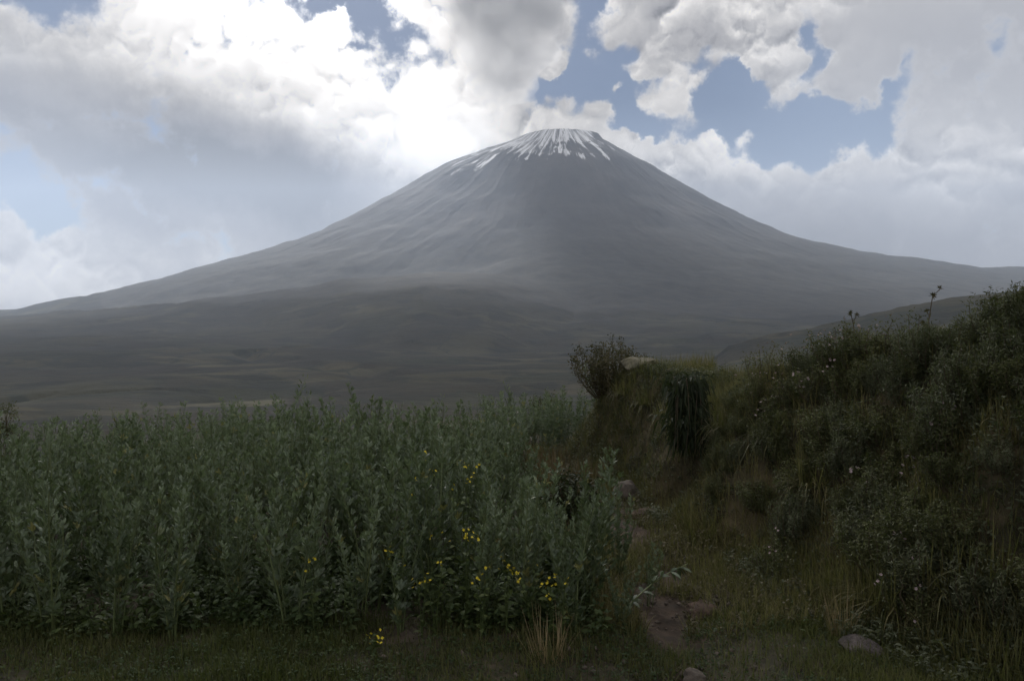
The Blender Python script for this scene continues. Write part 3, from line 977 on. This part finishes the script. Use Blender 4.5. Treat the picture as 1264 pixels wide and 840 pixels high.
# treetops on the slope that falls away behind the field
for i, (px, y, ptop, lab) in enumerate([(684, 42.0, 483, 'small dark tree on the falling slope behind the rust-red weeds'),
                                        (664, 47.0, 488, 'smaller tree standing beside the dark tree behind the field'),
                                        (6, 40.0, 497, 'dark treetop showing behind the low end of the bean field')]):
    x, _, ztop = px_at(px, ptop, y)
    z0 = gz(x, y); h = ztop - z0
    rng = np.random.default_rng(560 + i)
    tr, cr = Geo(), Geo()
    tr.tube(np.array([(0, 0, -0.1), (0.05, 0, h * 0.3), (-0.04, 0.05, h * 0.62), (0.02, 0, h * 0.9)]), 0.09, 0.02, 7, 0.3)
    for k in range(46):
        q = rng.uniform(0.35, 0.97); a = rng.uniform(0, 6.28); r = (0.95 * math.sin(math.pi * (0.15 + 0.82 * q)) + 0.1) * rng.uniform(0.3, 1.0)
        p0 = np.array([0, 0, h * (q - 0.12)]); p1 = np.array([math.cos(a) * r, math.sin(a) * r, h * q])
        tr.tube(np.array([p0, (p0 + p1) / 2 + [0, 0, 0.05], p1]), 0.018, 0.006, 4, 0.3)
        n = 70
        b = p1 + rng.normal(size=(n, 3)) * [0.17, 0.17, 0.15]
        L = rng.uniform(0.06, 0.12, n)
        cr.blades(b, rand_dir(n, rng), rand_dir(n, rng), L, L * 0.5, 0.2, OVAL, np.clip(rng.normal(rng.uniform(0.1, 0.6), 0.15, n), 0, 1))
    plant('small_tree', meshes('tree%d' % i, [('trunk', tr, 'twig'), ('crown', cr, 'shrub')]), x, y, lab, 'tree', 'small trees behind the field', z=z0)

# ------------------------------------------------------------------ grass
def scatter_grass(name, n, xr, yr, keep, h, w, mat, label, seed, lean=0.5, tm=0.5, weight=None):
    rng = np.random.default_rng(seed)
    x = rng.uniform(*xr, n); y = rng.uniform(*yr, n)
    k = keep(x, y) & (np.abs(x) / np.maximum(y, 0.5) < 0.74)
    dens = fbm(x * 1.1, y * 1.1, 3, seed) + 0.5
    k &= rng.uniform(0, 1, n) < np.clip(dens * 1.5, 0.08, 1)
    x, y = x[k], y[k]; n = len(x)
    z = ground_z(x, y) - 0.015
    a = rng.uniform(0, 6.28, n); q = rng.uniform(0.1, lean, n)
    d = unit(np.stack([np.cos(a) * q, np.sin(a) * q, np.ones(n)], 1))
    pat = 0.65 + 0.8 * (fbm(x * 1.6, y * 1.6, 3, seed + 5) + 0.5)
    L = h * rng.uniform(0.45, 1.15, n) * pat
    tint = np.clip(tm + fbm(x * 0.8, y * 0.8, 3, seed + 9) * 0.6 + rng.normal(size=n) * 0.16, 0, 1)
    g = Geo()
    g.blades(np.stack([x, y, z], 1), d, unit(np.stack([np.cos(a), np.sin(a), np.full(n, 0.3)], 1)), L, w * rng.uniform(0.6, 1.4, n), rng.uniform(0.1, 0.9, n) * q, GRASS, tint, 0.3)
    tag(link(name, g.mesh(name, M[mat])), label, 'grass', kind='stuff')


def not_path(x, y): return np.abs(x - path_x(y) + fbm(x * 2, y * 2, 3, 73) * 0.40) > 0.02 + 0.45 * fbm(x * 2.2, y * 2.2, 3, 5)


scatter_grass('verge_grass', 150000, (-3.4, 3.2), (3.2, 4.7), lambda x, y: not_path(x, y) & ((y < 4.35) | (x > field_right(y))), 0.10, 0.0050, 'grass', 'short weedy grass along the near edge of the field', 81, 1.0, 0.35)
scatter_grass('path_side_grass', 130000, (0.2, 3.0), (4.3, 12.0), lambda x, y: not_path(x, y) & (x > field_right(y) + 0.05) & (bank_t(x, y) < 0.2), 0.15, 0.0050, 'bankgrass', 'rough grass and weeds beside the path below the bank', 82, 0.9, 0.45)
scatter_grass('bank_grass', 210000, (0.4, 4.6), (3.2, 12.5), lambda x, y: (bank_t(x, y) > 0.05) & (bank_t(x, y) < 2.2), 0.23, 0.0055, 'bankgrass', 'long olive grass covering the earth bank', 83, 1.0, 0.45)


def scatter_weeds(name, n, xr, yr, keep, h, leaf, mat, label, seed, tm=0.4, lw=0.5):
    """Low broad-leaved weeds: many small sprigs of a few leaves each."""
    rng = np.random.default_rng(seed)
    x = rng.uniform(*xr, n); y = rng.uniform(*yr, n)
    k = keep(x, y) & (np.abs(x) / np.maximum(y, 0.5) < 0.74)
    k &= rng.uniform(0, 1, n) < np.clip((fbm(x * 1.7, y * 1.7, 3, seed) + 0.42) * 1.8, 0.03, 1)
    x, y = x[k], y[k]; n = len(x)
    z = ground_z(x, y)
    hh = h * rng.uniform(0.2, 1.0, n) * (0.5 + fbm(x * 2.3, y * 2.3, 3, seed + 3) + 0.5)
    g = Geo()
    tt = np.clip(tm + fbm(x * 1.3, y * 1.3, 3, seed + 9) * 0.5, 0, 1)
    for j in range(6):
        a = rng.uniform(0, 6.28, n)
        q = rng.uniform(0.15, 1.0, n)
        b = np.stack([x + np.cos(a) * 0.012, y + np.sin(a) * 0.012, z + hh * q], 1)
        d = unit(np.stack([np.cos(a), np.sin(a), rng.uniform(0.0, 1.1, n)], 1))
        L = leaf * rng.uniform(0.5, 1.3, n)
        g.blades(b, d, unit(rng.normal(size=(n, 3)) * 0.4 + [0, 0, 1]), L, L * lw, rng.uniform(0.1, 0.5, n), OVAL, np.clip(tt + rng.normal(size=n) * 0.15, 0, 1), 0.3)
    sg = np.stack([x, y, z - 0.01], 1)
    g.blades(sg, np.tile([[0, 0, 1.0]], (n, 1)), rand_dir(n, rng), hh + 0.01, 0.004, 0.0, GRASS, 0.4)
    tag(link(name, g.mesh(name, M[mat])), label, 'weeds', kind='stuff')


scatter_weeds('verge_weeds', 4500, (-3.4, 2.6), (3.4, 4.5), lambda x, y: not_path(x, y), 0.07, 0.022, 'mustard_leaf', 'low broad-leaved weeds along the near verge', 84, 0.25, 0.35)
scatter_weeds('field_weeds', 8000, (-4.2, 0.6), (4.1, 5.6), lambda x, y: x < field_right(y) + 0.1, 0.26, 0.045, 'mustard_leaf', 'low green weeds growing between the bean stems', 85, 0.2)
scatter_weeds('bank_weeds', 32000, (0.4, 4.4), (3.4, 11.5), lambda x, y: (bank_t(x, y) > -0.1) & (bank_t(x, y) < 1.8), 0.16, 0.036, 'shrub_grey', 'small-leaved weeds clothing the earth bank', 86, 0.35, 0.35)
scatter_weeds('path_weeds', 5000, (0.2, 2.4), (4.3, 9.5), lambda x, y: not_path(x, y) & (x > field_right(y)) & (bank_t(x, y) < 0.1), 0.10, 0.026, 'shrub_brown', 'low brownish weeds beside the path', 87, 0.4)


def tuft(px, py, y, n, h, spread, w, mat, name, label, cat='grass tuft', group=None, lean=0.45, droop=0.35, seed=0, tm=0.5):
    x = (px - CX) / F * y
    g = tuft_geo(600 + seed, n, h, spread, w, lean, droop, tm)
    o = link(name, g.mesh(name, M[mat]), None, (x, y, gz(x, y) - 0.01))
    return tag(o, label, cat, group)


tuft(678, 840, 3.85, 70, 0.34, 0.08, 0.004, 'straw', 'straw_tuft', 'tuft of tall dry straw at the near corner of the field', lean=0.6, seed=1)
tuft(1042, 790, 4.15, 60, 0.36, 0.06, 0.004, 'straw', 'straw_tuft', 'thin upright straw stalks beside the grey stone', lean=0.55, seed=2)
tuft(845, 470, 8.0, 40, 0.30, 0.10, 0.004, 'straw', 'straw_tuft', 'fine dry stalks standing on the crest of the bank', lean=0.3, seed=3)
for i, (px, py, y) in enumerate([(655, 530, 9.4), (676, 545, 8.9), (694, 560, 8.2), (708, 590, 7.6), (646, 520, 10.0), (724, 560, 8.6), (668, 560, 7.9), (684, 520, 10.2)]):
    tuft(px, py, y, 170, 0.50, 0.18, 0.007, 'rust', 'rust_weed', 'clump of rust-red dry weeds between bean field and bank', 'weed', 'rust-red weeds by the path', 0.6, 0.3, 10 + i)
for i, (px, y, t) in enumerate([(960, 6.2, 0.15), (1010, 5.5, 0.1), (900, 6.9, 0.1), (1180, 4.0, 0.1), (1110, 4.2, 0.05), (1230, 3.9, 0.2), (870, 6.2, 0.0), (800, 9.0, 0.4), (775, 9.5, 0.5), (825, 8.4, 0.5)]):
    tuft(px, 0, y, 170, 0.40 if i < 7 else 0.3, 0.15, 0.007, 'bankgrass', 'grass_tuft', 'thick tuft of long arching olive grass on the bank slope', 'grass tuft', 'long grass tufts on the bank', 1.5, 0.75, 30 + i)


# stalks on the skyline of the bank
def stalk(px, ptop, y, bend, name, label, seed):
    rng = np.random.default_rng(seed)
    x, _, ztop = px_at(px, ptop, y)
    z0 = gz(x, y)
    h = max(0.15, ztop - z0)
    st, hd = Geo(), Geo()
    q = np.linspace(0, 1, 7)[:, None]
    pts = np.concatenate([bend * q ** 2, 0.02 * np.sin(q * 4), h * q], 1)
    st.tube(pts, 0.006, 0.003, 5, 0.4)
    for k in range(3):
        i = rng.integers(3, 7)
        p = pts[i]; e = p + np.array([rng.normal() * 0.04, rng.normal() * 0.03, 0.05])
        st.tube(np.array([p, (p + e) / 2 + [0.005, 0, 0], e]), 0.003, 0.002, 4, 0.4)
        n = 26
        hd.blades(np.repeat(e[None], n, 0), unit(rng.normal(size=(n, 3)) + [0, 0, 0.5]), rand_dir(n, rng), 0.028, 0.007, 0.1, LANCE, rng.uniform(0, 1, n))
    n = 26
    hd.blades(np.repeat(pts[-1][None], n, 0), unit(rng.normal(size=(n, 3)) + [0, 0, 0.5]), rand_dir(n, rng), 0.032, 0.008, 0.1, LANCE, rng.uniform(0, 1, n))
    b = pts[rng.integers(1, 5, 10)]
    hd.blades(b, unit(rng.normal(size=(10, 3)) + [0, 0, 0.4]), rand_dir(10, rng), 0.06, 0.012, 0.2, LANCE, rng.uniform(0, 0.6, 10))
    plant(name, meshes('stalk%d' % seed, [('stem', st, 'twig'), ('flowers', hd, 'shrub_brown')]), x, y, label, 'weed stalk', z=z0, rz=0.0)


stalk(1146, 362, 5.6, 0.02, 'thistle_stalk', 'upright thistle stalk with dark heads on the bank crest', 701)
stalk(1060, 384, 6.1, -0.07, 'thistle_stalk', 'bent dry stalk with drooping head on the bank crest', 702)


# ------------------------------------------------------------------ stones
def stone(px, py, y, size, mat, name, label, seed, cat='stone', flat=0.6, sink=0.3, z=None, group=None):
    rng = np.random.default_rng(seed)
    import bmesh
    bm = bmesh.new()
    bmesh.ops.create_icosphere(bm, subdivisions=4, radius=1.0)
    V = np.array([v.co[:] for v in bm.verts])
    planes = unit(rng.normal(size=(15, 3))); off = rng.uniform(0.62, 0.95, 15)
    for pl, o_ in zip(planes, off):
        dd = V @ pl - o_
        V = V - np.clip(dd, 0, None)[:, None] * pl * 0.92
    V *= 1 + 0.16 * (fbm(V[:, 0] * 3 + V[:, 2] * 2, V[:, 1] * 3 - V[:, 2], 4, seed))[:, None]
    V = V * np.array(size) * np.array([1, 1, flat])
    for v, c in zip(bm.verts, V): v.co = c
    me = bpy.data.meshes.new(name); bm.to_mesh(me); bm.free()
    me.materials.append(M[mat])
    me.polygons.foreach_set('use_smooth', np.ones(len(me.polygons), bool))
    x = (px - CX) / F * y
    zz = gz(x, y) if z is None else z
    o = link(name, me, None, (x, y, zz + size[2] * flat * (1 - 2 * sink)), (0, 0, rng.uniform(0, 3)))
    return tag(o, label, cat, group)


stone(858, 832, 3.78, (0.065, 0.06, 0.06), 'rock', 'stone', 'rounded brown stone at the near end of the path', 801, flat=0.8)
stone(1068, 822, 3.95, (0.13, 0.10, 0.10), 'darkrock', 'stone', 'rough grey-brown stone lying in grass below the straw', 802, sink=0.42)
stone(776, 582, 8.0, (0.17, 0.15, 0.17), 'rock', 'stone', 'pointed brown boulder beside the path below the bank', 803, flat=0.9)
stone(790, 460, 9.75, (0.30, 0.20, 0.15), 'palerock', 'stone', 'flat pale capping stone on the grassy end of the bank', 804, flat=0.7, sink=0.2)
stone(830, 466, 9.4, (0.16, 0.12, 0.10), 'palerock', 'stone', 'small pale slab half buried beside the capping stone', 805, flat=0.8, sink=0.05)
stone(868, 740, 4.75, (0.16, 0.10, 0.07), 'clod', 'earth_clod', 'reddish clod of earth at a step in the path', 806, 'clod')
stone(770, 640, 6.6, (0.14, 0.10, 0.06), 'clod', 'earth_clod', 'reddish clod of bare earth beside the low bush', 807, 'clod')
stone(795, 615, 7.2, (0.20, 0.12, 0.06), 'clod', 'earth_clod', 'bare reddish earth lump below the pointed boulder', 808, 'clod')
stone(1180, 375, 5.6, (0.30, 0.2, 0.10), 'clod', 'earth_clod', 'bare reddish earth lump on the crest of the bank', 809, 'clod', sink=0.25)


# pebbles and crumbs of earth on the path and the verge
def pebbles(n, seed):
    rng = np.random.default_rng(seed)
    octa = np.array([(1, 0, 0), (-1, 0, 0), (0, 1, 0), (0, -1, 0), (0, 0, 1), (0, 0, -1)], float)
    tri = np.array([(0, 2, 4), (2, 1, 4), (1, 3, 4), (3, 0, 4), (2, 0, 5), (1, 2, 5), (3, 1, 5), (0, 3, 5)])
    y = rng.uniform(3.4, 7.5, n)
    x = np.where(rng.uniform(size=n) < 0.6, path_x(y) + rng.normal(size=n) * 0.28, rng.uniform(-2.6, 2.6, n))
    k = (bank_t(x, y) < 0.1) & ((x > field_right(y)) | (y < 4.2)); x, y = x[k], y[k]
    z = ground_z(x, y)
    g = Geo()
    for i in range(len(x)):
        r = 0.006 + 0.020 * rng.uniform() ** 3
        g.add(octa * r * rng.uniform(0.6, 1.2, (6, 3)) * [1, 1, 0.7] + [x[i], y[i], z[i] + r * 0.25], tri)
    tag(link('pebbles', g.mesh('pebbles', M['rock'])), 'small pebbles and crumbs of earth on the path', 'pebbles', kind='stuff')


pebbles(1600, 95)


# fallen bean stalk across the path
def fallen():
    rng = np.random.default_rng(900)
    st, lf = Geo(), Geo()
    p0, p1 = np.array(px_at(755, 775, 4.35)), np.array(px_at(850, 690, 5.1))
    p0[2] = gz(p0[0], p0[1]) + 0.02; p1[2] = gz(p1[0], p1[1]) + 0.20
    q = np.linspace(0, 1, 9)[:, None]
    pts = p0 * (1 - q) + p1 * q + np.array([0, 0, 0.05]) * np.sin(q * math.pi)
    org = pts[0].copy(); pts = pts - org
    st.tube(pts, 0.006, 0.003, 5, 0.9)
    n = 44
    qq = rng.uniform(0.2, 1, n); ii = np.clip((qq * 8).astype(int), 0, 7)
    lf.blades(pts[ii], unit(rng.normal(size=(n, 3)) + [0.6, 0.5, 0.6]), rand_dir(n, rng) * 0.5 + [0, 0, 1], rng.uniform(0.05, 0.09, n), 0.026, 0.3, OVAL, rng.uniform(0.2, 0.7, n))
    o = empty('fallen_stalk', org)
    tag(o, 'pale bean stalk fallen slantwise across the bare path', 'bean stalk')
    for pn, me in meshes('fallen', [('stem', st, 'bean_stem'), ('foliage', lf, 'bean')]):
        c = link(pn, me, o)
        if pn == 'foliage': c['kind'] = 'stuff'


fallen()

# ------------------------------------------------------------------ cloud plume over the summit
def build_cloud():
    import bmesh
    rng = np.random.default_rng(42)
    bm = bmesh.new()
    lobes = [(-330, 3290, 170), (-330, 3480, 220), (-260, 3700, 280), (-330, 3950, 380), (60, 3980, 420), (-520, 4420, 330), (-180, 4420, 560),
             (300, 4480, 430),  (-420, 4800, 520), (150, 4950, 620), (430, 5000, 430), (-700, 5200, 460), (-150, 5400, 620), (330, 5500, 560)]
    for x, z, r in lobes:
        for k in range(5):
            d = unit(rng.normal(size=3))
            rr = r * (1.0 if k == 0 else rng.uniform(0.35, 0.6))
            c = Vector((x, 12900, z)) + Vector(d * (0 if k == 0 else r * 0.75))
            c.z = max(c.z, 3060 + rr)
            bmesh.ops.create_icosphere(bm, subdivisions=2, radius=rr, matrix=__import__('mathutils').Matrix.Translation(c))
    me = bpy.data.meshes.new('cloud'); bm.to_mesh(me); bm.free()
    m, t, n, o = new_mat('cloud_vapour')
    pv = t.nodes.new('ShaderNodeVolumePrincipled')
    pv.inputs['Color'].default_value = (0.97, 0.97, 0.98, 1)
    g = t.nodes.new('ShaderNodeNewGeometry')
    nz = n.noise(g.outputs['Position'], 0.0021, 5, 0.6)
    t.links.new(n.smooth(nz, 0.32, 0.68, 0.0005, 0.0025), pv.inputs['Density'])
    pv.inputs['Anisotropy'].default_value = 0.45
    t.links.new(pv.outputs[0], o.inputs['Volume'])
    me.materials.append(m)
    ob = link('cloud', me)
    rm = ob.modifiers.new('remesh', 'REMESH'); rm.mode = 'VOXEL'; rm.voxel_size = 60.0
    for sc_, st_ in ((420.0, 170.0), (150.0, 80.0)):
        tx = bpy.data.textures.new('billow', 'CLOUDS'); tx.noise_scale = sc_; tx.noise_depth = 3
        dm = ob.modifiers.new('billow', 'DISPLACE'); dm.texture = tx; dm.strength = st_; dm.mid_level = 0.5; dm.texture_coords = 'GLOBAL'
    tag(ob, 'dark grey cloud plume rising above the volcano summit', 'cloud')


build_cloud()


def build_shade_cloud(x0, x1, y0, y1, z0, seed, label):
    """Flat-based ragged cloud added overhead, out of the picture: it hides the sun from the field and keeps the plain in shade."""
    st = 160.0
    xs, ys = np.arange(x0, x1, st), np.arange(y0, y1, st)
    X, Y = np.meshgrid(xs, ys, indexing='ij')
    u, v = (X - x0) / (x1 - x0) * 2 - 1, (Y - y0) / (y1 - y0) * 2 - 1
    body = 1.0 - np.maximum(np.abs(u), np.abs(v)) ** 5 + 1.1 * fbm(X / 1500.0, Y / 1500.0, 4, seed)
    inside = body > 0.32
    th = np.clip(body - 0.30, 0.01, 1)
    bot = z0 + fbm(X / 500.0, Y / 500.0, 3, seed + 1) * 60
    top = bot + 20 + 520 * np.sqrt(th) * (1 + 0.6 * fbm(X / 420.0, Y / 420.0, 4, seed + 2))
    nx, ny = X.shape
    V = np.concatenate([np.stack([X, Y, bot], -1).reshape(-1, 3), np.stack([X, Y, top], -1).reshape(-1, 3)])
    i, j = np.meshgrid(np.arange(nx - 1), np.arange(ny - 1), indexing='ij')
    k = inside[:-1, :-1] & inside[1:, :-1] & inside[:-1, 1:] & inside[1:, 1:]
    i, j = i[k], j[k]
    q = np.stack([i * ny + j, (i + 1) * ny + j, (i + 1) * ny + j + 1, i * ny + j + 1], -1)
    faces = [q[:, ::-1], q + nx * ny]
    # side walls along the ragged edge
    edges = np.concatenate([q[:, [0, 1]], q[:, [1, 2]], q[:, [2, 3]], q[:, [3, 0]]])
    key = np.sort(edges, 1); uq, inv, cnt = np.unique(key, axis=0, return_inverse=True, return_counts=True)
    be = edges[cnt[inv.ravel()] == 1]
    faces.append(np.stack([be[:, 0], be[:, 1], be[:, 1] + nx * ny, be[:, 0] + nx * ny], -1))
    f = np.concatenate(faces)
    me = make_mesh('shade_cloud', V, f)
    me.materials.append(CLOUD_BASE); me.materials.append(CLOUD_TOP)
    mi = np.zeros(len(f), np.int32); mi[len(q):] = 1
    me.polygons.foreach_set('material_index', mi)
    tag(link('cloud', me), label, 'cloud')  # unseen cloud, added for the shade it casts


def vapour_mat(name, through, glow):
    m, t, n, o = new_mat(name)
    tl, df, tp = (t.nodes.new(k) for k in ('ShaderNodeBsdfTranslucent', 'ShaderNodeBsdfDiffuse', 'ShaderNodeBsdfTransparent'))
    tl.inputs['Color'].default_value = (0.92, 0.92, 0.93, 1); df.inputs['Color'].default_value = (0.9, 0.9, 0.9, 1)
    a, b = t.nodes.new('ShaderNodeMixShader'), t.nodes.new('ShaderNodeMixShader')
    a.inputs[0].default_value = glow
    t.links.new(df.outputs[0], a.inputs[1]); t.links.new(tl.outputs[0], a.inputs[2])
    b.inputs[0].default_value = through
    t.links.new(a.outputs[0], b.inputs[1]); t.links.new(tp.outputs[0], b.inputs[2])
    t.links.new(b.outputs[0], o.inputs['Surface'])
    return m


CLOUD_BASE, CLOUD_TOP = vapour_mat('cloud_base', 0.20, 0.80), vapour_mat('cloud_top', 0.90, 0.5)
build_shade_cloud(-2300, 100, 3300, 5700, 3650, 131, 'unseen ragged cloud added to hide the sun from the bean field')
build_shade_cloud(-4800, 1600, 7000, 11600, 5350, 132, 'unseen ragged cloud added to shade the near plain')
build_shade_cloud(-6700, 1900, 11600, 17200, 7950, 133, 'unseen high ragged cloud added to shade the foot of the volcano')

# ------------------------------------------------------------------ hazy mountain air
HAZE_DENSITY = 6.0e-5
xs, ys, zs = (-17500, 17500), (-17500, 17500), (-420, 3010)
hv = [(a, b, c) for a in xs for b in ys for c in zs]
hf = [(0, 1, 3, 2), (4, 6, 7, 5), (0, 4, 5, 1), (2, 3, 7, 6), (0, 2, 6, 4), (1, 5, 7, 3)]
hm, t, n, o = new_mat('hazy_air')
pv = t.nodes.new('ShaderNodeVolumePrincipled')
pv.inputs['Color'].default_value = (0.68, 0.80, 1.0, 1)
pv.inputs['Density'].default_value = HAZE_DENSITY
pv.inputs['Anisotropy'].default_value = 0.5
t.links.new(pv.outputs[0], o.inputs['Volume'])
tag(link('haze', make_mesh('haze', hv, hf, hm)), 'thin bluish haze filling the air before the volcano', 'haze', kind='stuff')
